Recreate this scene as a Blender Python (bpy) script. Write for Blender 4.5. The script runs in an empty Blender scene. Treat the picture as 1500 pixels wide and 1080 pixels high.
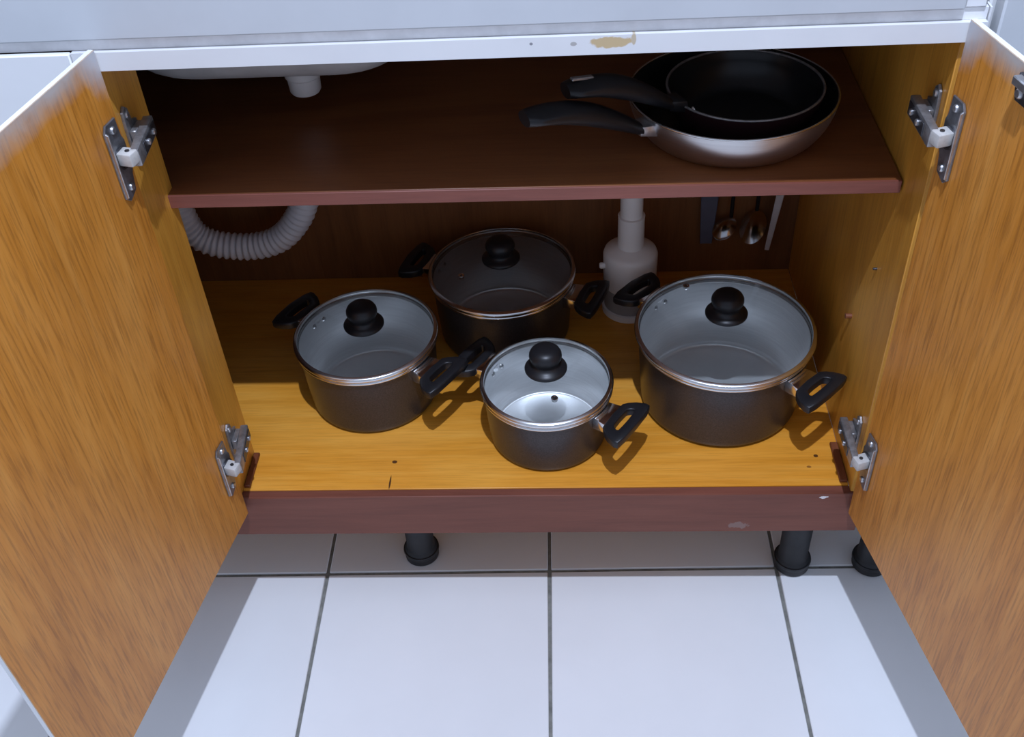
import bpy, bmesh, math, random
from mathutils import Vector, Matrix
random.seed(4)
PI = math.pi
S = bpy.context.scene
COL = S.collection

# ------------------------------------------------------------------ camera
cam_d = bpy.data.cameras.new('camera')
cam_d.sensor_width = 36.0
cam_d.lens = 1523.17 / 1500.0 * 36.0
cam_d.clip_start = 0.02
cam = bpy.data.objects.new('camera', cam_d)
cam.location = (0.0418, -0.9313, 1.0547)
cam.rotation_euler = (0.8458, 0.0513, 0.0340)
COL.objects.link(cam)
S.camera = cam

# ------------------------------------------------------------------ world (even room light bounced from white walls)
W = bpy.data.worlds.new('room_light')
S.world = W
W.use_nodes = True
bg = W.node_tree.nodes['Background']
bg.inputs[0].default_value = (0.79, 0.92, 1.22, 1)
bg.inputs[1].default_value = 0.49

# ------------------------------------------------------------------ ceiling lamp
lamp_d = bpy.data.lights.new('ceiling_lamp', 'POINT')
lamp_d.energy = 158
lamp_d.color = (0.80, 0.92, 1.20)
lamp_d.shadow_soft_size = 0.02
lamp = bpy.data.objects.new('ceiling_lamp', lamp_d)
lamp.location = (0.09, -0.73, 2.45)
COL.objects.link(lamp)

# soft light of the bright ceiling around the lamp
ceil_d = bpy.data.lights.new('ceiling_glow', 'AREA')
ceil_d.shape = 'DISK'; ceil_d.size = 1.7
ceil_d.energy = 8
ceil_d.color = (0.79, 0.92, 1.21)
ceil = bpy.data.objects.new('ceiling_glow', ceil_d)
ceil.location = (0.05, -0.45, 2.58)
COL.objects.link(ceil)

# ------------------------------------------------------------------ exposure
vs = S.view_settings
vs.view_transform = 'Standard'
vs.look = 'None'
vs.exposure = 0.0
vs.gamma = 1.0
vs.use_curve_mapping = False
S.cycles.max_bounces = 10
S.cycles.transparent_max_bounces = 16

# ================================================================== materials
def new_mat(name):
    m = bpy.data.materials.new(name); m.use_nodes = True
    nt = m.node_tree
    return m, nt, nt.nodes['Principled BSDF']

def N(nt, t, **kw):
    n = nt.nodes.new(t)
    for k, v in kw.items():
        if k.startswith('i_'):
            key = k[2:]
            key = int(key) if key.isdigit() else key.replace('_', ' ')
            n.inputs[key].default_value = v
        else:
            setattr(n, k, v)
    return n

def c4(c): return (c[0], c[1], c[2], 1.0)

def ramp(nt, stops):
    r = nt.nodes.new('ShaderNodeValToRGB')
    e = r.color_ramp.elements
    while len(e) < len(stops): e.new(0.5)
    for el, (p, c) in zip(e, stops):
        el.position = p; el.color = c4(c)
    return r

def mix(nt, fac, a, b, blend='MIX'):
    n = nt.nodes.new('ShaderNodeMix'); n.data_type = 'RGBA'; n.blend_type = blend
    for sock, v in ((n.inputs[0], fac), (n.inputs[6], a), (n.inputs[7], b)):
        if isinstance(v, bpy.types.NodeSocket): nt.links.new(v, sock)
        elif isinstance(v, (tuple, list)): sock.default_value = c4(v)
        else: sock.default_value = v
    return n.outputs[2]

def coord(nt, scale=(1, 1, 1), loc=(0, 0, 0)):
    tc = N(nt, 'ShaderNodeTexCoord')
    mp = N(nt, 'ShaderNodeMapping')
    mp.inputs['Scale'].default_value = scale
    mp.inputs['Location'].default_value = loc
    nt.links.new(tc.outputs['Object'], mp.inputs['Vector'])
    return mp.outputs['Vector']

def noise(nt, vec, scale, detail=4, rough=0.55, dist=0.0):
    n = N(nt, 'ShaderNodeTexNoise')
    n.inputs['Scale'].default_value = scale
    n.inputs['Detail'].default_value = detail
    n.inputs['Roughness'].default_value = rough
    n.inputs['Distortion'].default_value = dist
    nt.links.new(vec, n.inputs['Vector'])
    return n.outputs['Fac']

def bump(nt, bsdf, h, strength, dist=0.001):
    b = N(nt, 'ShaderNodeBump')
    b.inputs['Strength'].default_value = strength
    b.inputs['Distance'].default_value = dist
    nt.links.new(h, b.inputs['Height'])
    nt.links.new(b.outputs['Normal'], bsdf.inputs['Normal'])

def spot_mask(nt, center, radii, ragged=0.5, scale=120, soft=0.1):
    """1 inside an ellipsoid around center with a ragged border"""
    tc = N(nt, 'ShaderNodeTexCoord')
    sub = N(nt, 'ShaderNodeVectorMath', operation='SUBTRACT'); sub.inputs[1].default_value = center
    nt.links.new(tc.outputs['Object'], sub.inputs[0])
    dv = N(nt, 'ShaderNodeVectorMath', operation='DIVIDE'); dv.inputs[1].default_value = radii
    nt.links.new(sub.outputs[0], dv.inputs[0])
    ln = N(nt, 'ShaderNodeVectorMath', operation='LENGTH'); nt.links.new(dv.outputs[0], ln.inputs[0])
    nz = noise(nt, tc.outputs['Object'], scale, 3, 0.6)
    ma = N(nt, 'ShaderNodeMath', operation='MULTIPLY_ADD'); ma.inputs[1].default_value = ragged * 2; 
    nt.links.new(nz, ma.inputs[0]); nt.links.new(ln.outputs['Value'], ma.inputs[2])
    mr = N(nt, 'ShaderNodeMapRange'); mr.inputs['From Min'].default_value = 1.0 + ragged + soft
    mr.inputs['From Max'].default_value = 1.0 + ragged - soft
    nt.links.new(ma.outputs[0], mr.inputs['Value'])
    return mr.outputs['Result']

def wood(name, dark, mid, light, axis, rough=0.4, grain=1.0, seed=0.0, spots=(), extra=None, blotch=0.45, coat=0.15):
    m, nt, b = new_mat(name)
    st = [1, 1, 1]; st['xyz'.index(axis)] = 0.07
    v = coord(nt, st, (seed, seed * 0.7, seed * 1.3))
    st2 = [1, 1, 1]; st2['xyz'.index(axis)] = 0.3
    v2 = coord(nt, st2, (seed * 2, seed, 0))
    st3 = [1, 1, 1]; st3['xyz'.index(axis)] = 0.05
    v3 = coord(nt, st3, (seed, 0, seed))
    streak = noise(nt, v, 75, 5, 0.62, 0.4)
    broad = noise(nt, v2, 7, 3, 0.5, 1.2)
    fine = noise(nt, v3, 330, 3, 0.6)
    r1 = ramp(nt, [(0.28, dark), (0.5, mid), (0.74, light)])
    nt.links.new(streak, r1.inputs[0])
    r2 = ramp(nt, [(0.3, dark), (0.5, mid), (0.7, light)])
    nt.links.new(broad, r2.inputs[0])
    col = mix(nt, blotch, r1.outputs[0], r2.outputs[0])
    rf = ramp(nt, [(0.36, (0.60, 0.56, 0.52)), (0.52, (1, 1, 1)), (0.75, (1.06, 1.06, 1.06))])
    nt.links.new(fine, rf.inputs[0])
    col = mix(nt, 0.55 * grain, col, rf.outputs[0], 'MULTIPLY')
    for ctr, rad, c, rag in spots:
        col = mix(nt, spot_mask(nt, ctr, rad, rag), col, c)
    if extra: col = extra(nt, col)
    nt.links.new(col, b.inputs['Base Color'])
    b.inputs['Roughness'].default_value = rough
    b.inputs['Coat Weight'].default_value = coat
    b.inputs['Coat Roughness'].default_value = 0.3
    bump(nt, b, streak, 0.10, 0.0006)
    return m

def plain(name, color, rough=0.5, metal=0.0, mottled=0.06, scale=30, bumpy=0.0, bscale=200, spots=(), coat=0.0, spec=0.5):
    m, nt, b = new_mat(name)
    v = coord(nt)
    n1 = noise(nt, v, scale, 4, 0.6)
    lo = tuple(c * (1 - mottled) for c in color); hi = tuple(min(1, c * (1 + mottled)) for c in color)
    r = ramp(nt, [(0.3, lo), (0.7, hi)])
    nt.links.new(n1, r.inputs[0])
    col = r.outputs[0]
    for ctr, rad, c, rag in spots:
        col = mix(nt, spot_mask(nt, ctr, rad, rag), col, c)
    nt.links.new(col, b.inputs['Base Color'])
    b.inputs['Roughness'].default_value = rough
    b.inputs['Metallic'].default_value = metal
    b.inputs['Coat Weight'].default_value = coat
    b.inputs['Specular IOR Level'].default_value = spec
    if bumpy: bump(nt, b, noise(nt, v, bscale, 3, 0.5), bumpy, 0.001)
    return m

def smear(nt, col):
    """pale dried paint along the top edge of the doors and at the hinge corner (door-local coordinates)"""
    tc = N(nt, 'ShaderNodeTexCoord'); sp = N(nt, 'ShaderNodeSeparateXYZ')
    nt.links.new(tc.outputs['Object'], sp.inputs[0])
    nz = noise(nt, tc.outputs['Object'], 22, 4, 0.6)
    a = N(nt, 'ShaderNodeMapRange'); a.inputs['From Min'].default_value = 0.612; a.inputs['From Max'].default_value = 0.648
    nt.links.new(sp.outputs['Z'], a.inputs['Value'])
    f = N(nt, 'ShaderNodeMath', operation='MULTIPLY'); nt.links.new(a.outputs[0], f.inputs[0]); nt.links.new(nz, f.inputs[1])
    g = N(nt, 'ShaderNodeMapRange'); g.inputs['From Min'].default_value = 0.10; g.inputs['From Max'].default_value = 0.55
    nt.links.new(f.outputs[0], g.inputs['Value'])
    col = mix(nt, g.outputs[0], col, (0.50, 0.44, 0.40))
    col = mix(nt, spot_mask(nt, (0.0, 0.0, 0.652), (0.024, 0.05, 0.036), 0.3, 60, 0.55), col, (0.50, 0.50, 0.52))
    return col

M = {}
M['door_l'] = wood('varnished_plywood', (0.43, 0.150, 0.012), (0.60, 0.232, 0.030), (0.71, 0.318, 0.062), 'z', 0.42, 1.25, 1.7, extra=smear)
M['door_r'] = wood('varnished_plywood_warm', (0.45, 0.158, 0.013), (0.63, 0.240, 0.032), (0.74, 0.328, 0.066), 'z', 0.42, 1.25, 6.1, extra=smear, blotch=0.35)
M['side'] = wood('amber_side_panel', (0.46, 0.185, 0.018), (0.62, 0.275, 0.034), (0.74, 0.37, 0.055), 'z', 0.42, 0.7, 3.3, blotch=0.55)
dk = (0.10, 0.035, 0.008)
M['bottom'] = wood('amber_pine_board', (0.62, 0.235, 0.016), (0.78, 0.325, 0.034), (0.86, 0.42, 0.070), 'x', 0.36, 0.45, 9.2,
    spots=[((-0.211, 0.0647, 0), (0.0035, 0.003, 0.01), dk, 0.2), ((-0.2128, 0.026, 0), (0.0013, 0.013, 0.01), dk, 0.3),
           ((-0.257, 0.008, 0), (0.002, 0.002, 0.01), dk, 0.2), ((0.3708, 0.0678, 0), (0.003, 0.0028, 0.01), dk, 0.2),
           ((0.358, 0.0476, 0), (0.003, 0.002, 0.01), (0.3, 0.12, 0.02), 0.3)], coat=0.25)
M['shelf'] = wood('dark_stained_shelf', (0.13, 0.038, 0.012), (0.215, 0.070, 0.022), (0.29, 0.105, 0.035), 'x', 0.42, 0.5, 2.4, blotch=0.7, coat=0.1)
M['shelf_edge'] = wood('reddish_shelf_edge', (0.15, 0.044, 0.030), (0.21, 0.064, 0.044), (0.26, 0.085, 0.06), 'x', 0.5, 0.3, 5.4, blotch=0.4, coat=0.0)
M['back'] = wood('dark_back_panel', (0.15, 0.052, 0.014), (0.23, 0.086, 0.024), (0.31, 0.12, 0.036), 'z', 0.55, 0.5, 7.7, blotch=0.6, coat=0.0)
M['fascia'] = wood('maroon_fascia', (0.125, 0.036, 0.020), (0.18, 0.053, 0.030), (0.215, 0.070, 0.042), 'x', 0.55, 0.35, 8.8, blotch=0.35, coat=0.0,
    spots=[((0.3700, 0, -0.0085), (0.0055, 0.01, 0.0022), (0.75, 0.72, 0.72), 1.4), ((0.2615, 0, -0.064), (0.014, 0.01, 0.006), (0.22, 0.13, 0.11), 1.6)])
M['cleat'] = wood('reddish_cleat', (0.13, 0.035, 0.012), (0.19, 0.055, 0.02), (0.23, 0.075, 0.03), 'y', 0.5, 0.4, 1.1, coat=0.0)
tan = (0.56, 0.42, 0.23)
M['rail'] = plain('white_laminate_rail', (0.73, 0.73, 0.73), 0.4, mottled=0.03, scale=12,
    spots=[((0.081, 0, 0.6368), (0.021, 0.02, 0.0052), tan, 0.5), ((0.102, 0, 0.639), (0.0022, 0.02, 0.006), (0.55, 0.46, 0.33), 0.4),
           ((0.0462, 0, 0.6365), (0.003, 0.02, 0.002), (0.42, 0.40, 0.38), 0.4), ((0.0067, 0, 0.638), (0.0016, 0.02, 0.0014), (0.25, 0.25, 0.27), 0.2)])
M['white'] = plain('white_laminate', (0.80, 0.80, 0.80), 0.38, mottled=0.02, scale=9)
M['apron'] = plain('pale_grey_counter', (0.55, 0.57, 0.59), 0.35, mottled=0.05, scale=7, coat=0.2)
M['band'] = plain('grey_counter_underlay', (0.84, 0.84, 0.85), 0.6, mottled=0.12, scale=30)
M['edge'] = plain('raw_board_edge', (0.50, 0.37, 0.26), 0.7, mottled=0.25, scale=90)
M['tile'] = plain('white_glazed_tile', (0.80, 0.80, 0.80), 0.22, mottled=0.025, scale=5)
M['grout'] = plain('dark_grey_grout', (0.20, 0.20, 0.18), 0.9, mottled=0.3, scale=60, bumpy=0.2)
M['wall'] = plain('painted_wall', (0.75, 0.75, 0.74), 0.7, mottled=0.03)
M['blackplastic'] = plain('black_bakelite', (0.012, 0.012, 0.014), 0.38, mottled=0.1, spec=0.4)
M['leg'] = plain('black_plastic_leg', (0.016, 0.016, 0.018), 0.55, mottled=0.4, scale=40, bumpy=0.15, bscale=60)
M['coat'] = plain('dark_metallic_coating', (0.062, 0.056, 0.056), 0.34, metal=0.55, mottled=0.25, scale=500, bumpy=0.12, bscale=420)
M['nonstick'] = plain('black_nonstick', (0.013, 0.013, 0.014), 0.28, mottled=0.1, spec=0.35)
M['darkred'] = plain('dark_maroon_enamel', (0.022, 0.008, 0.010), 0.3, mottled=0.1)
M['chrome'] = plain('bright_chrome', (0.80, 0.80, 0.81), 0.16, metal=1.0, mottled=0.03)
M['zinc'] = plain('zinc_plated_steel', (0.55, 0.55, 0.56), 0.34, metal=0.9, mottled=0.2, scale=90)
M['greyzinc'] = plain('dull_grey_zinc', (0.30, 0.29, 0.29), 0.42, metal=0.7, mottled=0.3, scale=110)
M['darkzinc'] = plain('dark_pressed_steel', (0.10, 0.10, 0.11), 0.4, metal=0.8, mottled=0.3, scale=80)
M['platezinc'] = plain('grey_pressed_steel', (0.26, 0.27, 0.29), 0.34, metal=0.8, mottled=0.3, scale=80)
M['palemetal'] = plain('pale_satin_metal', (0.85, 0.85, 0.86), 0.35, metal=0.35, mottled=0.1)
M['nylon'] = plain('worn_white_nylon', (0.52, 0.50, 0.47), 0.5, mottled=0.12, scale=120)
M['pvc'] = plain('white_pvc', (0.88, 0.87, 0.85), 0.4, mottled=0.03, scale=15)
M['greypvc'] = plain('grey_pvc', (0.34, 0.34, 0.34), 0.5, mottled=0.06)
M['hose'] = plain('pale_grey_corrugated_plastic', (0.80, 0.80, 0.83), 0.45, mottled=0.05)
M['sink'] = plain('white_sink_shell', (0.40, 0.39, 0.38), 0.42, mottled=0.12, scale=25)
M['bluegrey'] = plain('blue_grey_nylon', (0.13, 0.14, 0.19), 0.5, mottled=0.1)

def steel(name, color, rough, around=True, metal=1.0, aniso=0.5):
    m, nt, b = new_mat(name)
    v = coord(nt, (1, 1, 30) if around else (1, 1, 1))
    n1 = noise(nt, v, 14, 4, 0.6)
    r = ramp(nt, [(0.3, tuple(c * 0.88 for c in color)), (0.7, color)])
    nt.links.new(n1, r.inputs[0]); nt.links.new(r.outputs[0], b.inputs['Base Color'])
    b.inputs['Metallic'].default_value = metal
    b.inputs['Roughness'].default_value = rough
    b.inputs['Anisotropic'].default_value = aniso
    tg = N(nt, 'ShaderNodeTangent', direction_type='RADIAL', axis='Z')
    nt.links.new(tg.outputs[0], b.inputs['Tangent'])
    return m
M['lining'] = steel('brushed_aluminium_lining', (0.93, 0.94, 0.95), 0.36, metal=0.62, aniso=0.9)
M['rim'] = steel('polished_steel_rim', (0.80, 0.79, 0.78), 0.20)
M['panside'] = steel('brushed_pan_side', (0.66, 0.64, 0.63), 0.33)

def glass():
    m = bpy.data.materials.new('clear_tempered_glass'); m.use_nodes = True
    nt = m.node_tree; nt.nodes.clear()
    out = N(nt, 'ShaderNodeOutputMaterial'); mx = N(nt, 'ShaderNodeMixShader')
    tr = N(nt, 'ShaderNodeBsdfTransparent'); tr.inputs[0].default_value = (0.965, 0.975, 0.97, 1)
    gl = N(nt, 'ShaderNodeBsdfGlossy'); gl.inputs['Roughness'].default_value = 0.03
    fr = N(nt, 'ShaderNodeFresnel'); fr.inputs['IOR'].default_value = 1.45
    nt.links.new(fr.outputs[0], mx.inputs[0]); nt.links.new(tr.outputs[0], mx.inputs[1]); nt.links.new(gl.outputs[0], mx.inputs[2])
    nt.links.new(mx.outputs[0], out.inputs[0])
    return m
M['glass'] = glass()

# ================================================================== helpers
def tag(o, label=None, cat=None, group=None, kind=None):
    if label: o['label'] = label
    if cat: o['category'] = cat
    if group: o['group'] = group
    if kind: o['kind'] = kind
    return o

def empty(name, loc=(0, 0, 0), rz=0.0):
    o = bpy.data.objects.new(name, None)
    o.empty_display_size = 0.02
    o.location = loc; o.rotation_euler = (0, 0, rz)
    COL.objects.link(o)
    return o

def link(name, bm, mat, parent=None, world=False, smooth=40, loc=None):
    """bmesh -> ONE object. world=True: vertices are world coordinates, parent has only a location"""
    bmesh.ops.recalc_face_normals(bm, faces=bm.faces[:])
    me = bpy.data.meshes.new(name)
    bm.to_mesh(me); bm.free()
    for mm in (mat if isinstance(mat, (list, tuple)) else [mat]): me.materials.append(M[mm])
    if smooth:
        me.polygons.foreach_set('use_smooth', [True] * len(me.polygons))
        me.set_sharp_from_angle(angle=math.radians(smooth))
    o = bpy.data.objects.new(name, me)
    COL.objects.link(o)
    if parent:
        o.parent = parent
        if world:
            q = parent
            off = Vector((0, 0, 0))
            while q: off += q.location; q = q.parent
            o.location = -off
    if loc is not None: o.location = loc
    return o

def box(bm, lo, hi, bev=0.0, seg=2, mi=0):
    xs, ys, zs = zip(lo, hi)
    v = [bm.verts.new((x, y, z)) for x in xs for y in ys for z in zs]
    q = [(0, 1, 3, 2), (4, 6, 7, 5), (0, 4, 5, 1), (2, 3, 7, 6), (0, 2, 6, 4), (1, 5, 7, 3)]
    fs = [bm.faces.new([v[i] for i in f]) for f in q]
    for f in fs: f.material_index = mi
    if bev:
        es = {e for f in fs for e in f.edges}
        bmesh.ops.bevel(bm, geom=list(es), offset=bev, segments=seg, profile=0.5, affect='EDGES')
    return v

def hexa(bm, p, bev=0.0, seg=2):
    """box from 8 points: bottom loop 0-3, top loop 4-7"""
    v = [bm.verts.new(q) for q in p]
    fs = [bm.faces.new([v[i] for i in f]) for f in ((3, 2, 1, 0), (4, 5, 6, 7), (0, 1, 5, 4), (1, 2, 6, 5), (2, 3, 7, 6), (3, 0, 4, 7))]
    if bev:
        bmesh.ops.bevel(bm, geom=list({e for f in fs for e in f.edges}), offset=bev, segments=seg, profile=0.5, affect='EDGES')

def prism(bm, pts, ext, bev=0.0, seg=2):
    a = [bm.verts.new(p) for p in pts]
    b = [bm.verts.new(Vector(p) + Vector(ext)) for p in pts]
    n = len(a)
    fs = [bm.faces.new(a[::-1]), bm.faces.new(b)]
    for i in range(n): fs.append(bm.faces.new((a[i], a[(i + 1) % n], b[(i + 1) % n], b[i])))
    if bev:
        es = [e for f in fs[:2] for e in f.edges]
        bmesh.ops.bevel(bm, geom=es, offset=bev, segments=seg, profile=0.5, affect='EDGES')

def lathe(bm, prof, seg=72, c=(0, 0, 0), closed=False, mat=None):
    """prof: (r, z) points; r==0 collapses to a pole"""
    rows = []
    for r, z in prof:
        if r < 1e-6: rows.append([bm.verts.new((c[0], c[1], c[2] + z))])
        else: rows.append([bm.verts.new((c[0] + r * math.cos(2 * PI * k / seg), c[1] + r * math.sin(2 * PI * k / seg), c[2] + z)) for k in range(seg)])
    if closed: rows.append(rows[0])
    for a, b in zip(rows, rows[1:]):
        for k in range(seg):
            j = (k + 1) % seg
            if len(a) == 1 and len(b) == 1: continue
            if len(a) == 1: bm.faces.new((a[0], b[j], b[k]))
            elif len(b) == 1: bm.faces.new((a[k], a[j], b[0]))
            else: bm.faces.new((a[k], a[j], b[j], b[k]))
    return rows

def xform(bm, mat, verts=None):
    bmesh.ops.transform(bm, matrix=mat, verts=verts or bm.verts[:])

def frames(pts):
    out = []; n = len(pts); prev = None
    for i in range(n):
        t = (pts[min(i + 1, n - 1)] - pts[max(i - 1, 0)]).normalized()
        if prev is None:
            a = Vector((0, 0, 1)) if abs(t.z) < 0.9 else Vector((0, 1, 0))
            nrm = (a - t * a.dot(t)).normalized()
        else: nrm = (prev - t * prev.dot(t)).normalized()
        prev = nrm
        out.append((nrm, t.cross(nrm)))
    return out

def spline(ctrl, n):
    P = [Vector(c) for c in ctrl]
    P = [P[0] * 2 - P[1]] + P + [P[-1] * 2 - P[-2]]
    res = []
    for i in range(1, len(P) - 2):
        for k in range(n):
            t = k / n; a, b, c, d = P[i - 1:i + 3]
            res.append(0.5 * ((2 * b) + (c - a) * t + (2 * a - 5 * b + 4 * c - d) * t * t + (3 * b - a - 3 * c + d) * t ** 3))
    res.append(P[-2].copy())
    return res

def resample(pts, step):
    out = [pts[0]]; acc = 0.0
    for a, b in zip(pts, pts[1:]):
        d = (b - a).length; pos = 0.0
        while acc + d - pos >= step:
            pos += step - acc; acc = 0.0
            out.append(a.lerp(b, pos / d))
        acc += d - pos
    return out

def tube(bm, pts, rad, seg=16, sq=1.0):
    """rad: number or function of index -> radius; sq: squash along second axis"""
    fr = frames(pts); rows = []
    for i, (p, (u, w)) in enumerate(zip(pts, fr)):
        r = rad(i) if callable(rad) else rad
        rows.append([bm.verts.new(p + u * (r * math.cos(2 * PI * k / seg)) + w * (r * sq * math.sin(2 * PI * k / seg))) for k in range(seg)])
    for a, b in zip(rows, rows[1:]):
        for k in range(seg):
            j = (k + 1) % seg
            bm.faces.new((a[k], a[j], b[j], b[k]))
    bm.faces.new(rows[0][::-1]); bm.faces.new(rows[-1])

BM = bmesh.new

# ================================================================== the setting
ZF = -0.24
bm = BM(); box(bm, (-2.6, -3.0, ZF - 0.06), (2.6, 0.75, ZF - 0.003))
floor = tag(link('floor', bm, 'grout', smooth=0), 'dark grout bed of the white tiled kitchen floor', 'floor', kind='structure')
T, G, TH = 0.345, 0.0052, math.radians(0.7)
bm = BM(); box(bm, (G / 2, G / 2, ZF - 0.012), (T - G / 2, T - G / 2, ZF), 0.0012, 1)
tile0 = None
ct, sn = math.cos(TH), math.sin(TH)
ox, oy = -0.0005, 0.0590
for i in range(-7, 7):
    for j in range(-8, 2):
        lx, ly = i * T, j * T
        loc = (ox + lx * ct - ly * sn, oy + lx * sn + ly * ct, random.uniform(-0.0004, 0.0))
        if abs(loc[0] + T / 2) > 2.3 or loc[1] > 0.39: continue
        if tile0 is None:
            tile0 = link('tile', bm, 'tile', floor); o = tile0
        else:
            o = tile0.copy(); COL.objects.link(o); o.parent = floor
        o.location = loc; o.rotation_euler = (0, 0, TH)
bm = BM(); box(bm, (-2.6, 0.75, ZF - 0.06), (2.6, 0.85, 2.5))
tag(link('wall_back', bm, 'wall', smooth=0), 'plain painted kitchen wall behind the cabinets', 'wall', kind='structure')

# ================================================================== sink cabinet
XR, XL = 0.404, -0.415         # inner faces of right panel / left post
FAR = -0.78                    # the interior runs on to the left behind the post
YB = 0.50                      # back panel
HF = 0.078
cab = empty('sink_cabinet', (0, 0.25, ZF))
tag(cab, 'wooden under-sink cabinet with both doors open and amber board floor', 'cabinet')

def part(name, lo, hi, mat, bev=0.0012, parent=cab, seg=1):
    bm = BM(); box(bm, lo, hi, bev, seg)
    return link(name, bm, mat, parent, world=True)

part('bottom_board', (FAR, 0.014, -0.018), (XR, YB, 0.0), 'bottom', 0.0008)
part('fascia', (FAR, 0.0, -HF), (XR + 0.018, 0.0138, -0.0005), 'fascia', 0.0012)
part('side_panel', (XR, 0.002, 0.0), (XR + 0.017, YB, 0.6245), 'side', 0.001)
part('side_post', (XL - 0.018, 0.002, 0.0), (XL, 0.085, 0.6245), 'side', 0.001)
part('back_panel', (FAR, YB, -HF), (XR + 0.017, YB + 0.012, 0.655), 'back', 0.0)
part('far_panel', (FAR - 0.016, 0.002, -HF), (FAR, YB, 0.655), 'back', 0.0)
part('top_rail', (XL - 0.018, -0.0055, 0.6252), (XR + 0.017, 0.014, 0.6440), 'rail', 0.0)
part('top_strip', (FAR, 0.0010, 0.6442), (XR + 0.017, 0.016, 0.6555), 'band', 0.0)
# shelf board with its redder front edge
shelf_bm = BM()
yl, yr = 0.070, 0.066
hexa(shelf_bm, [(FAR, yl, 0.4245), (XR - 0.002, yr, 0.4215), (XR - 0.002, 0.498, 0.4215), (FAR, 0.498, 0.4245),
                (FAR, yl, 0.4415), (XR - 0.002, yr, 0.4370), (XR - 0.002, 0.498, 0.4370), (FAR, 0.498, 0.4415)], 0.0008, 1)
shelf = link('shelf', shelf_bm, 'shelf', cab, world=True)
bm = BM()
hexa(bm, [(FAR, yl - 0.003, 0.4243), (XR - 0.0022, yr - 0.003, 0.4213), (XR - 0.0022, yr - 0.0002, 0.4213), (FAR, yl - 0.0002, 0.4243),
          (FAR, yl - 0.003, 0.4414), (XR - 0.0022, yr - 0.003, 0.4369), (XR - 0.0022, yr - 0.0002, 0.4369), (FAR, yl - 0.0002, 0.4414)], 0.0007, 1)
o = link('edge_strip', bm, 'shelf_edge', shelf); o.location = (0, 0, 0)
# cleats at the foot of the sides
part('cleat', (XR - 0.011, 0.018, 0.0), (XR - 0.0005, 0.090, 0.005), 'cleat', 0.001)
part('cleat', (XL + 0.0005, 0.018, 0.0), (XL + 0.009, 0.082, 0.005), 'cleat', 0.001)
# shelf peg and nail on the right side
bm = BM(); lathe(bm, [(0, 0), (0.0034, 0), (0.0034, 0.008), (0, 0.008)], 12)
xform(bm, Matrix.Translation((XR - 0.008, 0.1415, 0.186)) @ Matrix.Rotation(PI / 2, 4, 'Y'))
link('shelf_peg', bm, 'cleat', cab, world=True)
bm = BM(); lathe(bm, [(0, 0), (0.0016, 0), (0.0016, 0.005), (0, 0.005)], 10)
xform(bm, Matrix.Translation((XR - 0.0045, 0.0877, 0.3008)) @ Matrix.Rotation(PI / 2, 4, 'Y'))
link('nail', bm, 'darkzinc', cab, world=True)

# --- legs
def leg(parent, x, y, top=-HF):
    bm = BM()
    h = top - ZF
    lathe(bm, [(0, 0), (0.0235, 0), (0.0262, 0.003), (0.0265, 0.012), (0.0255, 0.020), (0.0225, 0.0235), (0.0212, 0.026),
               (0.0216, h * 0.6), (0.0222, h - 0.006), (0.030, h - 0.005), (0.030, h), (0, h)], 40)
    o = link('leg', bm, 'leg', parent, smooth=35)
    o.location = Vector((x, y, ZF)) - parent.location
    bm = BM()
    lathe(bm, [(0.0215, 0.021), (0.0272, 0.020), (0.0278, 0.0165), (0.0268, 0.0135), (0.0215, 0.0135)], 40)
    r = link('foot_ring', bm, 'leg', o)
leg(cab, -0.2005, 0.092); leg(cab, 0.3672, 0.0695)

# --- doors
DW, DT = 0.418, 0.0065
def door(name, sgn, H, ang, z0, z1, mat):
    """sgn -1: left door, +1: right door. local x along the width, inner face at y = 0"""
    a = math.radians(ang)
    d = Vector((sgn * math.sin(a), -math.cos(a), 0))
    o_sgn = 1.0 if sgn > 0 else -1.0          # local +y of the right door points outwards
    ly = Vector((0, 0, 1)).cross(d)
    bm = BM()
    y0, y1 = (0.0, DT) if sgn > 0 else (-DT, 0.0)
    box(bm, (0, y0, z0), (DW, y1, z1))
    for f in bm.faces:
        c = f.calc_center_median()
        f.material_index = 0
        if abs(c.y - (DT if sgn > 0 else -DT)) < 1e-6 or c.z > z1 - 1e-5 or c.x > DW - 1e-5: f.material_index = 1
        elif abs(c.y) > 1e-6: f.material_index = 2
    bmesh.ops.bevel(bm, geom=bm.edges[:], offset=0.0006, segments=1, affect='EDGES', material=2)
    o = link('door', bm, [mat, 'white', 'edge'], cab, smooth=0)
    o.location = Vector((H[0], H[1], 0)) - cab.location
    o.rotation_euler = (0, 0, math.atan2(d.y, d.x))
    return o, d, (ly * -1 if sgn > 0 else ly)
HL, HR = (-0.4085, -0.006), (0.4045, -0.006)
dl, dL, nL = door('door', -1, HL, 9.8, -0.0235, 0.6475, 'door_l')
dr, dR, nR = door('door', 1, HR, 11.4, -0.0330, 0.6475, 'door_r')
dl['label'] = 'open door at the side of the corrugated hose, raw varnished inside'
dr['label'] = 'open door at the side of the frying pans, raw varnished inside'

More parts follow.
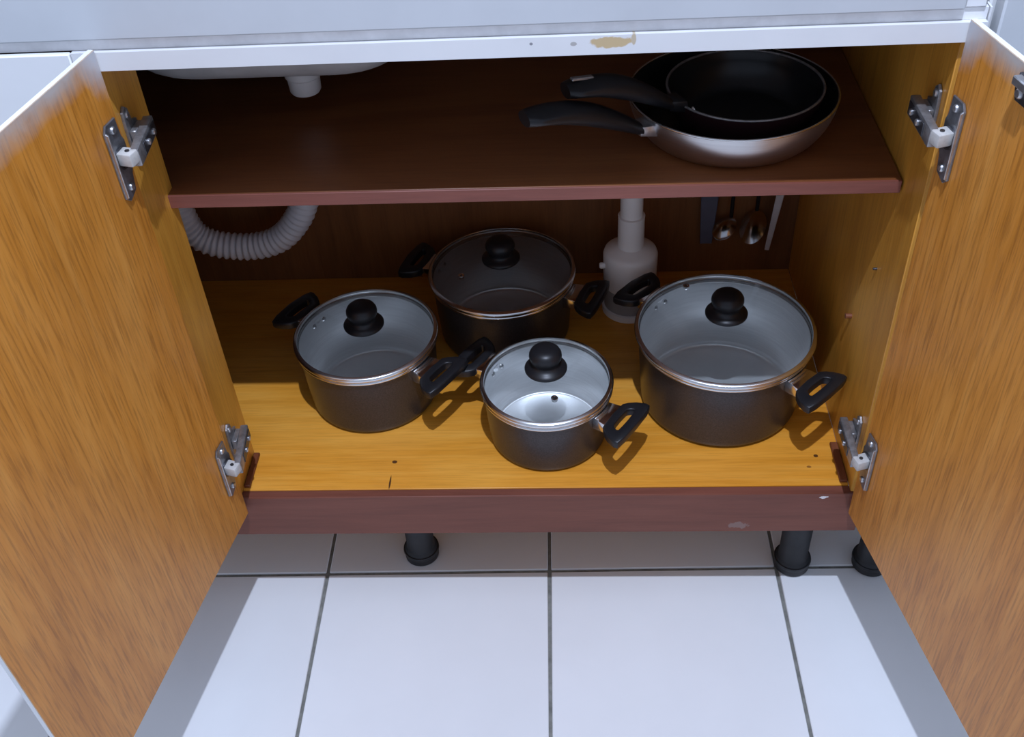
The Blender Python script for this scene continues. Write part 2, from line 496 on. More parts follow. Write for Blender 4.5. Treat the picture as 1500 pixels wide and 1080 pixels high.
# --- concealed hinges: plate on the door, elbow, arm and mounting block on the cabinet side
def hinge(H, d, n, zc, wallx, sgn, dy=0.0):
    def P(u, w, z): return Vector((H[0], H[1], 0)) + d * u + n * w + Vector((0, 0, z))
    bm = BM()
    out = [(0.007, 0.040), (0.026, 0.040), (0.031, 0.033), (0.031, -0.040), (0.024, -0.046), (0.010, -0.040),
           (0.008, -0.022), (0.003, -0.016), (0.003, 0.014), (0.007, 0.020)]
    prism(bm, [P(u, 0.0003, zc + z) for u, z in out], n * 0.0026, 0.0005, 1)
    h = link('hinge', bm, 'platezinc', cab, world=True, smooth=30)
    def sub(name, bm, mat):
        return link(name, bm, mat, h)
    bm = BM()   # bright turned-up outer flange
    hexa(bm, [P(0.0285, 0.003, zc - 0.040), P(0.0312, 0.003, zc - 0.040), P(0.0312, 0.003, zc + 0.034), P(0.0285, 0.003, zc + 0.034),
              P(0.0290, 0.0062, zc - 0.038), P(0.0312, 0.0062, zc - 0.038), P(0.0312, 0.0062, zc + 0.032), P(0.0290, 0.0062, zc + 0.032)], 0.0004, 1)
    sub('flange', bm, 'zinc')
    for zz, uu in ((0.031, 0.017), (-0.033, 0.017)):
        bm = BM(); lathe(bm, [(0, 0), (0.0042, 0), (0.0042, 0.001), (0.0030, 0.0024), (0, 0.0028)], 14)
        rot = n.to_track_quat('Z', 'Y').to_matrix().to_4x4()
        xform(bm, Matrix.Translation(P(uu, 0.0028, zc + zz)) @ rot)
        sub('screw', bm, 'zinc')
    bm = BM()   # cup, sunk in the door
    lathe(bm, [(0, 0), (0.012, 0), (0.012, 0.0016), (0.010, 0.0016), (0.0095, 0.0006), (0, 0.0006)], 24)
    xform(bm, Matrix.Translation(P(0.016, 0.0028, zc)) @ n.to_track_quat('Z', 'Y').to_matrix().to_4x4())
    sub('cup', bm, 'darkzinc')
    # elbow: pale worn block standing on the plate
    bm = BM()
    hexa(bm, [P(0.010, 0.0035, zc - 0.004), P(0.026, 0.0035, zc - 0.004), P(0.028, 0.020, zc - 0.004), P(0.012, 0.022, zc - 0.004),
              P(0.010, 0.0035, zc + 0.010), P(0.026, 0.0035, zc + 0.010), P(0.028, 0.020, zc + 0.010), P(0.012, 0.022, zc + 0.010)], 0.0018, 2)
    sub('elbow', bm, 'nylon')
    bm = BM()
    lathe(bm, [(0, -0.0005), (0.0024, -0.0005), (0.0024, 0.0008), (0, 0.0008)], 12)
    xform(bm, Matrix.Translation(P(0.0192, 0.013, zc + 0.0102)))
    sub('pin', bm, 'darkzinc')
    # arm: channel between elbow and mounting block
    q = P(0.014, 0.0225, zc)
    xw = wallx
    A0 = Vector((q.x, q.y - 0.001, 0)); B0 = Vector((xw - sgn * 0.020, 0.046 + dy, 0))
    ax = (B0 - A0).normalized(); side = Vector((-ax.y, ax.x, 0)) * (-sgn)   # towards the wall
    if side.x * sgn < 0: side = -side
    def A(t, s, z): return A0 + (B0 - A0) * t + side * s + Vector((0, 0, zc + z))
    bm = BM()
    hexa(bm, [A(0, 0.0, -0.009), A(1, 0.0, -0.010), A(1, 0.010, -0.010), A(0, 0.009, -0.009),
              A(0, 0.0, 0.010), A(1, 0.0, 0.011), A(1, 0.010, 0.011), A(0, 0.009, 0.010)], 0.0014, 2)
    sub('arm', bm, 'greyzinc')
    bm = BM()   # darker open face of the channel with its two screws
    hexa(bm, [A(0.25, -0.0012, -0.0065), A(0.94, -0.0012, -0.0065), A(0.94, 0.0, -0.0065), A(0.25, 0.0, -0.0065),
              A(0.25, -0.0012, 0.007), A(0.94, -0.0012, 0.007), A(0.94, 0.0, 0.007), A(0.25, 0.0, 0.007)], 0.0003, 1)
    sub('channel', bm, 'darkzinc')
    for t in (0.48, 0.78):
        bm = BM(); lathe(bm, [(0, 0), (0.0036, 0), (0.0036, 0.0014), (0.0024, 0.0024), (0, 0.0024)], 14)
        xform(bm, Matrix.Translation(A(t, -0.0012, 0)) @ (side * -1).to_track_quat('Z', 'Y').to_matrix().to_4x4())
        sub('screw', bm, 'zinc')
    # mounting plate on the side, wings up and down
    bm = BM()
    xa, xb = (xw - 0.0035, xw - 0.0002) if sgn > 0 else (xw + 0.0002, xw + 0.0035)
    yy = 0.022 + dy
    pts = [(yy - 0.006, 0.028), (yy + 0.001, 0.033), (yy + 0.008, 0.028), (yy + 0.009, 0.014), (yy + 0.022, 0.010), (yy + 0.022, -0.010),
           (yy + 0.009, -0.014), (yy + 0.008, -0.028), (yy + 0.001, -0.033), (yy - 0.006, -0.028), (yy - 0.007, -0.012), (yy - 0.007, 0.012)]
    prism(bm, [(xa, y, zc + z) for y, z in pts], (xb - xa, 0, 0), 0.0006, 1)
    sub('mounting_plate', bm, 'greyzinc')
    bm = BM()
    xc, xd = (xw - 0.011, xw - 0.0035) if sgn > 0 else (xw + 0.0035, xw + 0.011)
    box(bm, (xc, yy - 0.005, zc - 0.008), (xd, yy + 0.020, zc + 0.008), 0.001, 1)
    sub('mounting_block', bm, 'greyzinc')
    for z in (0.024, -0.024):
        bm = BM(); lathe(bm, [(0, 0), (0.0042, 0), (0.0042, 0.001), (0.003, 0.0022), (0, 0.0024)], 14)
        xform(bm, Matrix.Translation((xa if sgn > 0 else xb, yy + 0.001, zc + z)) @ Matrix.Rotation(-sgn * PI / 2, 4, 'Y'))
        sub('screw', bm, 'zinc')
    return h
hinge(HL, dL, nL, 0.5405, XL, -1)
hinge(HL, dL, nL, 0.0850, XL, -1)
hinge(HR, dR, nR, 0.5370, XR, 1)
hinge(HR, dR, nR, 0.0850, XR, 1)

# --- small catch screwed near the top of the right door
def PR(u, w, z): return Vector((HR[0], HR[1], 0)) + dR * u + nR * w + Vector((0, 0, z))
bm = BM()
prism(bm, [PR(u, 0.0003, z) for u, z in ((0.095, 0.641), (0.094, 0.626), (0.098, 0.617), (0.119, 0.617), (0.122, 0.641))], nR * 0.004, 0.0006, 1)
catch = link('door_catch', bm, 'darkzinc', cab, world=True, smooth=30)
bm = BM(); box(bm, (-0.012, -0.004, -0.004), (0.012, 0.004, 0.004), 0.001, 1)
xform(bm, Matrix.Translation(PR(0.110, 0.008, 0.637)) @ dr.rotation_euler.to_matrix().to_4x4())
link('roller', bm, 'zinc', catch)
bm = BM(); lathe(bm, [(0, 0), (0.0048, 0), (0.0048, 0.001), (0.0034, 0.0028), (0, 0.003)], 16)
xform(bm, Matrix.Translation(PR(0.1030, 0.0043, 0.6255)) @ nR.to_track_quat('Z', 'Y').to_matrix().to_4x4())
link('screw', bm, 'zinc', catch)

# ================================================================== neighbours
nb = empty('base_cabinet', (-0.66, 0.25, ZF))
tag(nb, 'white base cabinet with closed door behind the left open door', 'cabinet')
part('door', (-0.86, -0.0085, -0.0235), (-0.4335, -0.0015, 0.6445), 'white', 0.0012, nb)
part('carcass', (-1.30, 0.0, -HF), (-0.80, YB, 0.655), 'white', 0.001, nb)
part('door', (-1.29, -0.0085, -0.0235), (-0.864, -0.0015, 0.6445), 'white', 0.0012, nb)
ep = empty('end_panel', (0.425, 0.2, ZF))
tag(ep, 'white upright end panel behind the right open door', 'panel')
part('panel', (XR - 0.0055, -0.0015, 0.6565), (0.4175, YB, 0.95), 'white', 0.001, ep)
part('panel_foot', (0.4222, 0.0, -0.07), (0.4240, YB, 0.6555), 'white', 0.0, ep)
rb = empty('white_cabinet', (0.72, 0.25, ZF))
tag(rb, 'white cabinet unit beyond the dark gap, right of the open door', 'cabinet')
part('carcass', (0.4245, 0.010, -HF), (1.10, YB, 0.95), 'white', 0.002, rb)
part('gap_shade_strip', (0.4175, 0.020, 0.6565), (0.4245, 0.06, 0.95), 'darkzinc', 0.0, rb)  # dark strip added in the open gap, its colour stands for the shade inside
part('front', (0.4290, -0.012, -HF + 0.02), (1.10, 0.0098, 0.94), 'apron', 0.002, rb)
for x in (0.484, 1.02): leg(rb, x, 0.0685, -HF)

# ================================================================== countertop with sink bowl
bm = BM()
X0, X1, Y0, Y1, Z0, Z1 = -1.32, XR - 0.0065, -0.0062, 0.74, 0.6562, 0.735
sx0, sx1, sy0, sy1 = -0.462, -0.158, 0.143, 0.417
def ring(z, a): return [bm.verts.new((x, y, z)) for x, y in a]
O = [(X0, Y0), (X1, Y0), (X1, Y1), (X0, Y1)]; I = [(sx0, sy0), (sx1, sy0), (sx1, sy1), (sx0, sy1)]
ob, ot, ib, it = ring(Z0, O), ring(Z1, O), ring(Z0, I), ring(Z1, I)
for k in range(4):
    j = (k + 1) % 4
    bm.faces.new((ob[k], ob[j], ot[j], ot[k])); bm.faces.new((ib[j], ib[k], it[k], it[j]))
    bm.faces.new((ot[k], ot[j], it[j], it[k])); bm.faces.new((ob[j], ob[k], ib[k], ib[j]))
bmesh.ops.bevel(bm, geom=[e for e in bm.edges if all(abs(v.co.y - Y0) < 1e-6 for v in e.verts)], offset=0.0015, segments=2, affect='EDGES')
tag(link('countertop', bm, 'apron', smooth=30), 'pale grey countertop edge running above the white rail', 'countertop')

# sink bowl: rounded shell hanging under the countertop
def rrect(x0, x1, y0, y1, r, n=8):
    pts = []
    for cx, cy, a0 in ((x1 - r, y1 - r, 0), (x0 + r, y1 - r, PI / 2), (x0 + r, y0 + r, PI), (x1 - r, y0 + r, 1.5 * PI)):
        for k in range(n + 1):
            a = a0 + PI / 2 * k / n
            pts.append((cx + r * math.cos(a), cy + r * math.sin(a)))
    return pts
sink = empty('sink_bowl', (-0.31, 0.28, 0.53))
tag(sink, 'white underside of the sink bowl hanging below the rail', 'sink')
def shell(x0, x1, y0, y1, zt, zb, R, t):
    bm = BM(); loops = []
    prof = [(0.0, zt), (0.002, zb + R)]
    for k in range(1, 9):
        a = PI / 2 * k / 8; prof.append((0.002 + R * (1 - math.cos(a)), zb + R - R * math.sin(a)))
    for ins, z in prof: loops.append([(x, y, z) for x, y in rrect(x0 + ins, x1 - ins, y0 + ins, y1 - ins, max(0.07 - ins * 0.3, 0.02))])
    inner = [[(x, y, z) for x, y in rrect(x0 + i + t, x1 - i - t, y0 + i + t, y1 - i - t, max(0.068 - i * 0.3, 0.018))] for i, z in prof]
    inner = [[(x, y, max(z, zb + t) if k else z) for x, y, z in L] for k, L in enumerate(inner)]
    allL = loops[::-1] + inner
    rows = [[bm.verts.new(p) for p in L] for L in allL]
    for a, b in zip(rows, rows[1:]):
        n = len(a)
        for k in range(n): bm.faces.new((a[k], a[(k + 1) % n], b[(k + 1) % n], b[k]))
    bm.faces.new(rows[0][::-1]); bm.faces.new(rows[-1])
    return bm
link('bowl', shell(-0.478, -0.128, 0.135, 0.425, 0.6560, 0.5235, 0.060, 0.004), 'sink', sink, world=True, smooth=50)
bm = BM()
lathe(bm, [(0, 0.0), (0.0175, 0.0), (0.0195, 0.003), (0.0205, 0.020), (0.0225, 0.022), (0.0225, 0.050), (0.034, 0.0535), (0.034, 0.0570), (0, 0.0570)], 40, (-0.287, 0.262, 0.4660))
link('drain', bm, 'pvc', sink, world=True, smooth=35)

# ================================================================== corrugated hose
ctrl = [(-0.566, 0.430, 0.4235), (-0.568, 0.430, 0.26), (-0.569, 0.430, 0.190), (-0.560, 0.430, 0.150), (-0.537, 0.430, 0.129), (-0.500, 0.430, 0.1195),
        (-0.458, 0.430, 0.1195), (-0.421, 0.430, 0.133), (-0.393, 0.430, 0.160), (-0.372, 0.430, 0.195), (-0.352, 0.430, 0.26), (-0.340, 0.430, 0.36), (-0.337, 0.430, 0.4225)]
pts = resample(spline(ctrl, 24), 0.0016)
def hr(i): return 0.0205 + 0.0019 * math.sin(2 * PI * i / 6.5)
bm = BM(); tube(bm, pts, hr, 24)
hose = tag(link('drain_hose', bm, 'hose', smooth=80), 'grey white corrugated drain hose looping below the shelf', 'hose')

# ================================================================== bottle trap on the board
trap = empty('bottle_trap', (0.1325, 0.403, 0.0))
tag(trap, 'white plastic bottle trap and pipe standing behind the pots', 'pipe')
bm = BM(); lathe(bm, [(0, 0), (0.0415, 0), (0.0435, 0.002), (0.0435, 0.0125), (0.040, 0.0135), (0, 0.0135)], 56)
link('base_cap', bm, 'pvc', trap, smooth=35)
bm = BM(); lathe(bm, [(0.030, 0.0135), (0.0400, 0.0135), (0.0400, 0.052), (0.030, 0.052)], 56, closed=True)
link('collar', bm, 'greypvc', trap, smooth=35)
bm = BM(); lathe(bm, [(0.030, 0.052), (0.0405, 0.052), (0.0418, 0.055), (0.0425, 0.108), (0.0405, 0.114), (0.036, 0.1175), (0.023, 0.1225), (0.0203, 0.1235), (0.0150, 0.1235)], 56)
link('body', bm, 'pvc', trap, smooth=35)
bm = BM(); lathe(bm, [(0.0150, 0.122), (0.0203, 0.122), (0.0203, 0.1755), (0.0206, 0.1775), (0.0175, 0.1785), (0.0150, 0.1785)], 48, closed=True)
link('neck', bm, 'pvc', trap, smooth=35)
bm = BM(); lathe(bm, [(0.0150, 0.15), (0.0171, 0.15), (0.0171, 0.4210), (0.0150, 0.4210)], 48, closed=True)
link('pipe', bm, 'pvc', trap, smooth=35)
bm = BM(); lathe(bm, [(0, 0), (0.0050, 0), (0.0050, 0.007), (0.0038, 0.009), (0, 0.009)], 16)
xform(bm, Matrix.Translation((-0.0395, -0.012, 0.094)) @ Matrix.Rotation(-PI / 2, 4, 'Y'))
link('nipple', bm, 'pvc', trap, smooth=35)

# ================================================================== cooking pots and lids
def handle_mesh(R, h):
    """black bakelite loop handle: flaring plate with a slot, arched across; local +x is radial"""
    bm = BM()
    z0 = h - 0.0150
    n = 28
    def outer(k):
        # superformula-ish outline from key points
        K = [(0.0135, -0.0250), (0.019, -0.0320), (0.028, -0.0385), (0.040, -0.0430), (0.0460, -0.0420), (0.0490, -0.030), (0.0505, 0.0),
             (0.0490, 0.030), (0.0460, 0.0420), (0.040, 0.0430), (0.028, 0.0385), (0.019, 0.0320), (0.0135, 0.0250), (0.0125, 0.0)]
        return K
    K = outer(0)
    inn = [(0.0250, -0.0150), (0.0262, -0.0180), (0.0290, -0.0205), (0.0330, -0.0225), (0.0350, -0.0215), (0.0360, -0.012), (0.0364, 0.0),
           (0.0360, 0.012), (0.0350, 0.0215), (0.0330, 0.0225), (0.0290, 0.0205), (0.0262, 0.0180), (0.0250, 0.0150), (0.0245, 0.0)]
    def zz(u, v): return z0 + 0.10 * u - 1.7 * v * v + (-3.5 * max(0, u - 0.03) ** 2)
    th = 0.0115
    def ringv(P, off): return [bm.verts.new((R + u, v, zz(u, v) + off)) for u, v in P]
    mid = [((a[0] * 0.5 + b[0] * 0.5), (a[1] * 0.5 + b[1] * 0.5)) for a, b in zip(K, inn)]
    ot, mt, it_ = ringv(K, 0), ringv(mid, 0.0012), ringv(inn, 0)
    obv, ibv = ringv(K, -th), ringv(inn, -th)
    N_ = len(K)
    for k in range(N_):
        j = (k + 1) % N_
        bm.faces.new((ot[k], ot[j], mt[j], mt[k])); bm.faces.new((mt[k], mt[j], it_[j], it_[k]))
        bm.faces.new((it_[k], it_[j], ibv[j], ibv[k])); bm.faces.new((ibv[k], ibv[j], obv[j], obv[k]))
        bm.faces.new((obv[k], obv[j], ot[j], ot[k]))
    es = [e for e in bm.edges if (e.verts[0] in ot and e.verts[1] in ot) or (e.verts[0] in obv and e.verts[1] in obv) or (e.verts[0] in it_ and e.verts[1] in it_)]
    bmesh.ops.bevel(bm, geom=es, offset=0.0018, segments=3, profile=0.5, affect='EDGES')
    return bm

def bracket_mesh(R, h):
    bm = BM(); z0 = h - 0.020
    r0 = R * 0.962
    hexa(bm, [(r0 - 0.004, -0.0185, z0 - 0.016), (R + 0.0165, -0.0225, z0 - 0.0105), (R + 0.0165, 0.0225, z0 - 0.0105), (r0 - 0.004, 0.0185, z0 - 0.016),
              (r0 - 0.004, -0.0185, z0 + 0.0055), (R + 0.0165, -0.0225, z0 + 0.0048), (R + 0.0165, 0.0225, z0 + 0.0048), (r0 - 0.004, 0.0185, z0 + 0.0055)], 0.002, 2)
    return bm

def make_pot(label, x, y, R, h, ang):
    t = empty('cooking_pot', (x, y, 0.0), math.radians(ang))
    tag(t, label, 'pot', 'dark two-handled pots on the cabinet floor')
    rt = R * 0.952; rb = R * 0.90; hz = h - 0.0105
    bm = BM()
    prof = [(0, 0.0), (rb * 0.88, 0.0), (rb * 0.93, 0.0012)]
    for k in range(1, 7):
        a = PI / 2 * k / 6; prof.append((rb * 0.93 + rb * 0.07 * math.sin(a), 0.0012 + 0.013 * (1 - math.cos(a))))
    prof += [(rb + (rt - rb) * 0.4, h * 0.40), (rt, hz), (rt - 0.0012, hz)]
    lathe(bm, prof, 96)
    link('body', bm, 'coat', t, smooth=35)
    bm = BM(); ri = rt - 0.0022; rbi = rb - 0.002
    prof = [(ri, hz), (rbi + (ri - rbi) * 0.4, h * 0.4)]
    for k in range(6, -1, -1):
        a = PI / 2 * k / 6; prof.append((rbi * 0.93 + rbi * 0.07 * math.sin(a), 0.004 + 0.013 * (1 - math.cos(a))))
    prof += [(rbi * 0.90, 0.0034), (rbi * 0.45, 0.0036), (0, 0.0036)]
    lathe(bm, prof, 96)
    lin = link('lining', bm, 'lining', t, smooth=50)
    bm = BM(); c = R * 0.958   # rolled rim
    lathe(bm, [(c + 0.0032 * math.cos(a), hz + 0.0028 * math.sin(a)) for a in [2 * PI * k / 10 for k in range(10)]], 96, closed=True)
    link('rim', bm, 'rim', t, smooth=60)
    for s in (0, 1):
        hb = link('handle', handle_mesh(R, h), 'blackplastic', t, smooth=35)
        br = link('bracket', bracket_mesh(R, h), 'chrome', hb, smooth=35)
        for v in (-0.0105, 0.0105):
            bm = BM(); lathe(bm, [(0, 0.003), (0.0022, 0.0026), (0.0036, 0.0010), (0.0040, 0), (0.0, 0)], 14)
            xform(bm, Matrix.Translation((math.sqrt(max(ri * ri - v * v, 0)) - 0.0006, v, h - 0.024)) @ Matrix.Rotation(-PI / 2, 4, 'Y'))
            link('rivet', bm, 'chrome', hb, smooth=50)
        hb.rotation_euler = (0, 0, PI * s)
    return t

def make_lid(label, x, y, R, h, dome, vent_ang, vent_r=0.62):
    t = empty('pot_lid', (x, y, h - 0.0065), 0)
    tag(t, label, 'lid', 'glass lids on the dark pots')
    Rg = R - 0.003
    def dz(r): return 0.0035 + dome * (1 - (r / Rg) ** 2)
    rs = [Rg * k / 12 for k in range(13)]
    bm = BM()
    lathe(bm, [(r, dz(r)) for r in rs[::-1]] + [(r, dz(r) - 0.0032) for r in rs], 96, closed=False)
    link('glass', bm, 'glass', t, smooth=60)
    bm = BM()
    lathe(bm, [(R - 0.0062, 0.0012), (R - 0.0035, -0.0006), (R - 0.0008, 0.0), (R, 0.0022), (R - 0.0004, 0.0048), (R - 0.0022, 0.0062), (R - 0.0058, 0.0075), (R - 0.0064, 0.0062)], 120, closed=True)
    link('rim', bm, 'rim', t, smooth=60)
    kz = dz(0)
    bm = BM()
    lathe(bm, [(0, 0.0), (0.0265, 0.0), (0.0288, 0.0018), (0.0290, 0.0040), (0.0272, 0.0062), (0.0235, 0.0085), (0.0192, 0.0108)], 48, (0, 0, kz))
    lathe(bm, [(0.0192, 0.0108), (0.0182, 0.0135), (0.0190, 0.0165), (0.0212, 0.0205), (0.0222, 0.0245), (0.0218, 0.0285), (0.0198, 0.0325), (0.0160, 0.0357), (0.0095, 0.0378), (0, 0.0384)], 48, (0, 0, kz))
    bmesh.ops.remove_doubles(bm, verts=bm.verts[:], dist=1e-6)
    link('knob', bm, 'blackplastic', t, smooth=50)
    bm = BM(); lathe(bm, [(0, 0), (0.0085, 0), (0.0085, 0.0015), (0.004, 0.0045), (0, 0.005)], 20)
    xform(bm, Matrix.Translation((0, 0, kz - 0.0032)) @ Matrix.Rotation(PI, 4, 'X'))
    link('knob_screw', bm, 'chrome', t, smooth=40)
    if vent_ang is not None:
        a = math.radians(vent_ang); r = vent_r * Rg
        bm = BM(); lathe(bm, [(0.0018, -0.0036), (0.0042, -0.0036), (0.0048, 0.0002), (0.0046, 0.0012), (0.0034, 0.0016), (0.0018, 0.0008)], 20, closed=True)
        xform(bm, Matrix.Translation((r * math.cos(a), r * math.sin(a), dz(r))))
        v = link('vent', bm, 'chrome', t, smooth=50)
        bm = BM(); lathe(bm, [(0, 0.0004), (0.0019, 0.0004), (0.0019, -0.002), (0, -0.002)], 12)
        xform(bm, Matrix.Translation((r * math.cos(a), r * math.sin(a), dz(r))))
        link('vent_hole', bm, 'blackplastic', v, smooth=40)
    return t

POTS = [
    ('dark two-handled pot nearest the left open door', 'glass lid with black knob on the pot nearest the left open door', -0.2562, 0.2114, 0.1044, 0.1165, -33, 0.015, 100, 0.55),
    ('dark two-handled pot farthest back, in the shade beside the white trap', 'glass lid with black knob on the shaded pot farthest back', -0.0660, 0.3560, 0.1132, 0.1180, -21, 0.020, 207, 0.60),
    ('smallest dark two-handled pot standing foremost in the middle', 'glass lid with steel vent toward the front on the smallest pot', 0.0039, 0.1223, 0.0919, 0.1010, -33, 0.020, 283, 0.58),
    ('largest dark two-handled pot beside the amber right-hand side panel', 'wide glass lid with black knob on the largest pot', 0.2513, 0.1925, 0.1247, 0.1300, -45, 0.024, 118, 0.80),
]
for pl, ll, x, y, R, h, ang, dome, va, vr in POTS:
    make_pot(pl, x, y, R, h, ang)
    make_lid(ll, x, y, R, h, dome, va, vr)

# ================================================================== frying pans on the shelf
def pan_handle(bm, root, tip, w0, w1, th, arch, n=22):
    root, tip = Vector(root), Vector(tip)
    d = tip - root; side = Vector((-d.y, d.x, 0)).normalized(); rows = []
    for k in range(n + 1):
        t = k / n
        c = root + d * t + Vector((0, 0, arch * math.sin(PI * t * 0.85)))
        w = w0 + (w1 - w0) * (3 * t * t - 2 * t ** 3)
        if t > 0.93: w *= 1 - (t - 0.93) / 0.07 * 0.35
        q = th * (0.7 + 0.5 * math.sin(PI * min(1, t * 1.1)))
        rows.append([bm.verts.new(c + side * (w * math.cos(a)) + Vector((0, 0, q * math.sin(a)))) for a in [2 * PI * i / 16 for i in range(16)]])
    for a, b in zip(rows, rows[1:]):
        for k in range(16): bm.faces.new((a[k], a[(k + 1) % 16], b[(k + 1) % 16], b[k]))
    bm.faces.new(rows[0][::-1]); bm.faces.new(rows[-1])

def make_pan(name, label, x, y, z, R, rb, depth, ang, hl, rise, side_mat, in_mat, dz_root):
    t = empty(name, (x, y, z), 0)
    tag(t, label, 'pan', 'frying pans nested on the shelf')
    bm = BM(); prof = [(0, 0), (rb * 0.94, 0), (rb, 0.0025)]
    for k in range(1, 9):
        s = k / 8; prof.append((rb + (R - rb) * (1 - (1 - s) ** 1.7), 0.0025 + (depth - 0.0025) * s ** 1.15))
    lathe(bm, prof, 96); link('body', bm, side_mat, t, smooth=35)
    bm = BM(); ip = [(R - 0.0012, depth)]
    for k in range(7, -1, -1):
        s = k / 8; ip.append((rb - 0.002 + (R - rb - 0.001) * (1 - (1 - s) ** 1.7), 0.005 + (depth - 0.004) * s ** 1.15))
    ip += [(rb * 0.9, 0.004), (0, 0.004)]
    lathe(bm, ip, 96); link('lining', bm, in_mat, t, smooth=35)
    bm = BM(); lathe(bm, [(R - 0.0008 + 0.0016 * math.cos(a), depth + 0.0014 * math.sin(a)) for a in [2 * PI * k / 8 for k in range(8)]], 96, closed=True)
    link('rim', bm, 'rim' if side_mat != 'darkred' else 'greyzinc', t, smooth=60)
    a = math.radians(ang); ux, uy = math.cos(a), math.sin(a)
    bm = BM(); pan_handle(bm, (ux * (R + 0.012), uy * (R + 0.012), depth + dz_root), (ux * (R + hl), uy * (R + hl), depth + rise), 0.0115, 0.0185, 0.0115, 0.016)
    hd = link('handle', bm, 'blackplastic', t, smooth=50)
    bm = BM()
    sx, sy = -uy, ux
    def Q(u, v, zz): return (ux * u + sx * v, uy * u + sy * v, zz)
    z1 = depth + dz_root
    hexa(bm, [Q(R - 0.008, -0.014, z1 - 0.012), Q(R + 0.016, -0.010, z1 - 0.006), Q(R + 0.016, 0.010, z1 - 0.006), Q(R - 0.008, 0.014, z1 - 0.012),
              Q(R - 0.004, -0.014, z1 + 0.004), Q(R + 0.016, -0.010, z1 + 0.006), Q(R + 0.016, 0.010, z1 + 0.006), Q(R - 0.004, 0.014, z1 + 0.004)], 0.002, 2)
    link('bracket', bm, 'zinc' if side_mat != 'darkred' else 'blackplastic', hd, smooth=35)
    for v in (-0.019, 0.019):
        bm = BM(); lathe(bm, [(0, 0), (0.0042, 0), (0.0038, 0.0016), (0.0018, 0.0028), (0, 0.003)], 14)
        rot = Vector((ux, uy, 0)).to_track_quat('Z', 'Y').to_matrix().to_4x4()
        uu = math.sqrt(max((R - 0.006) ** 2 - v * v, 0))
        xform(bm, Matrix.Translation(Q(uu, v, z1 - 0.006)) @ rot)
        link('rivet', bm, 'chrome', hd, smooth=50)
    return t, hd
zs = 0.4385
make_pan('frying_pan', 'larger frying pan with brushed steel side, lying beneath the black pan', 0.2305, 0.1920, zs, 0.1203, 0.1000, 0.0475, 212, 0.158, 0.041, 'panside', 'nonstick', -0.008)
p2, h2 = make_pan('frying_pan', 'smaller black frying pan nested inside the steel-sided pan', 0.2440, 0.1920, zs + 0.0068, 0.0900, 0.0700, 0.0470, 207, 0.142, 0.044, 'darkred', 'nonstick', 0.003)

bm = BM(); a = math.radians(207); ux, uy = math.cos(a), math.sin(a)
c = Vector((ux * (0.090 + 0.122), uy * (0.090 + 0.122), 0.0470 + 0.0605))
bmesh.ops.create_cube(bm, size=1.0)
xform(bm, Matrix.Translation(c) @ Matrix.Rotation(a, 4, 'Z') @ Matrix.Rotation(math.radians(-8), 4, 'Y') @ Matrix.Diagonal((0.026, 0.007, 0.003, 1)))
bmesh.ops.bevel(bm, geom=bm.edges[:], offset=0.0008, segments=1, affect='EDGES')
link('hanging_tab', bm, 'zinc', h2, smooth=30)

# ================================================================== utensils hanging against the back
YU = YB - 0.014
def hung(name, label, cat):
    t = empty(name, (0, 0, 0)); tag(t, label, cat, 'utensils hanging at the back'); return t
def rod(t, name, x0, z0, x1, z1, y, r, mat):
    bm = BM(); tube(bm, [Vector((x0, y, z0)).lerp(Vector((x1, y, z1)), k / 6) for k in range(7)], r, 12)
    return link(name, bm, mat, t, world=True, smooth=50)
def origin(t, x, z):
    t.location = (x, YU, z)
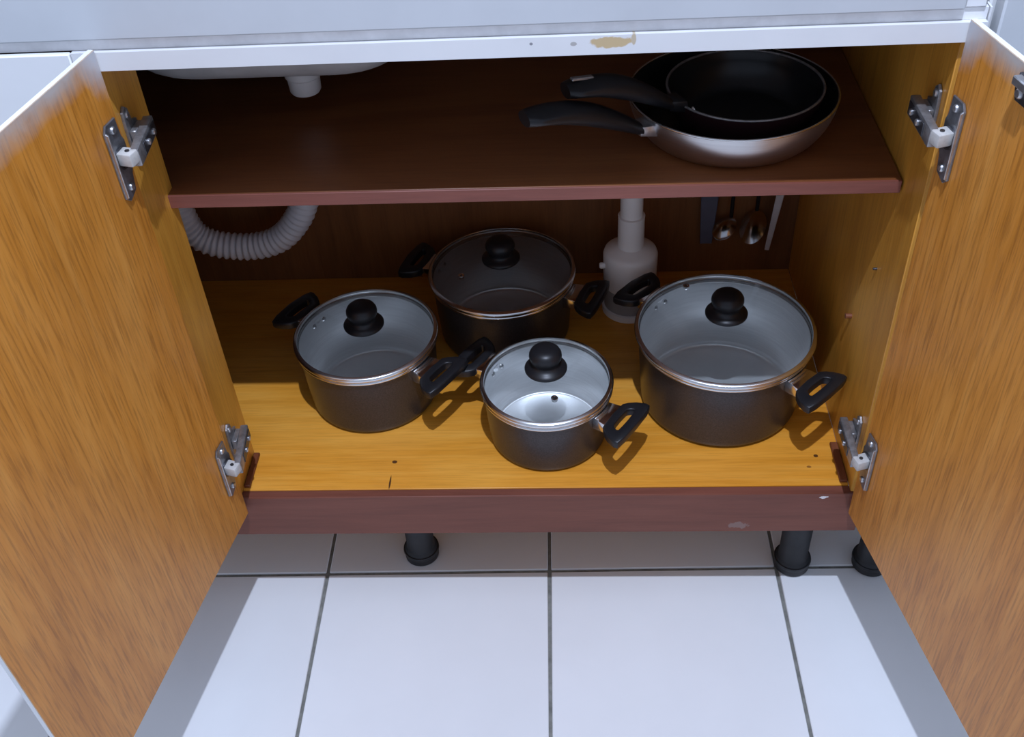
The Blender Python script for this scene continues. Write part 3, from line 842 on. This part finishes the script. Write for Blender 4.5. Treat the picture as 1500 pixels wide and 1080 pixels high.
# blue-grey spatula
t = hung('spatula', 'blue grey flat spatula hanging left of the shiny spoons', 'spatula'); origin(t, 0.262, 0.06)
bm = BM(); prism(bm, [(x, YU, z) for x, z in ((0.2510, 0.064), (0.2700, 0.064), (0.2745, 0.150), (0.2700, 0.185), (0.2520, 0.185), (0.2470, 0.150))], (0, 0.0035, 0), 0.001, 1)
link('blade', bm, 'bluegrey', t, world=True, smooth=30)
rod(t, 'handle', 0.261, 0.180, 0.261, 0.40, YU + 0.0015, 0.0055, 'bluegrey')
def spoon(label, x, z, rx, rz, tilt):
    t = hung('serving_spoon', label, 'spoon'); origin(t, x, z - rz)
    bm = BM(); n, mrow = 24, 8; rows = []
    for j in range(mrow + 1):
        s = j / mrow
        for_z = []
        if j == 0: rows.append([bm.verts.new((0, 0.0, 0))]); continue
        rows.append([bm.verts.new((rx * s * math.cos(2 * PI * k / n), -0.010 * s * s, rz * s * math.sin(2 * PI * k / n))) for k in range(n)])
    for a, b in zip(rows, rows[1:]):
        for k in range(n):
            j = (k + 1) % n
            if len(a) == 1: bm.faces.new((a[0], b[j], b[k]))
            else: bm.faces.new((a[k], a[j], b[j], b[k]))
    bmesh.ops.solidify(bm, geom=bm.faces[:], thickness=0.0012)
    xform(bm, Matrix.Translation((x, YU + 0.004, z)) @ Matrix.Rotation(math.radians(tilt), 4, 'Y'))
    link('bowl', bm, 'chrome', t, world=True, smooth=60)
    a = math.radians(tilt)
    rod(t, 'handle', x + math.sin(a) * rz * 0.95, z + math.cos(a) * rz * 0.95, x + math.sin(a) * rz + 0.002, 0.40, YU - 0.004, 0.0032, 'blackplastic')
spoon('smaller shiny steel spoon bowl hanging beside the blue grey spatula', 0.2870, 0.0975, 0.0180, 0.0240, 24)
spoon('larger shiny steel spoon bowl hanging next to the pale upright strip', 0.3325, 0.0985, 0.0210, 0.0330, 6)
# pale turner / knife-like strip seen edge on
t = hung('turner', 'pale upright metal turner edge hanging beside the larger spoon', 'turner'); origin(t, 0.362, 0.06)
bm = BM(); hexa(bm, [(0.3520, YU - 0.020, 0.063), (0.3590, YU - 0.022, 0.063), (0.3680, YU + 0.010, 0.063), (0.3640, YU + 0.010, 0.063),
                     (0.3600, YU - 0.020, 0.180), (0.3730, YU - 0.022, 0.180), (0.3810, YU + 0.010, 0.180), (0.3760, YU + 0.010, 0.180)], 0.001, 1)
link('blade', bm, 'palemetal', t, world=True, smooth=30)
rod(t, 'handle', 0.370, 0.175, 0.372, 0.40, YU - 0.006, 0.005, 'zinc')
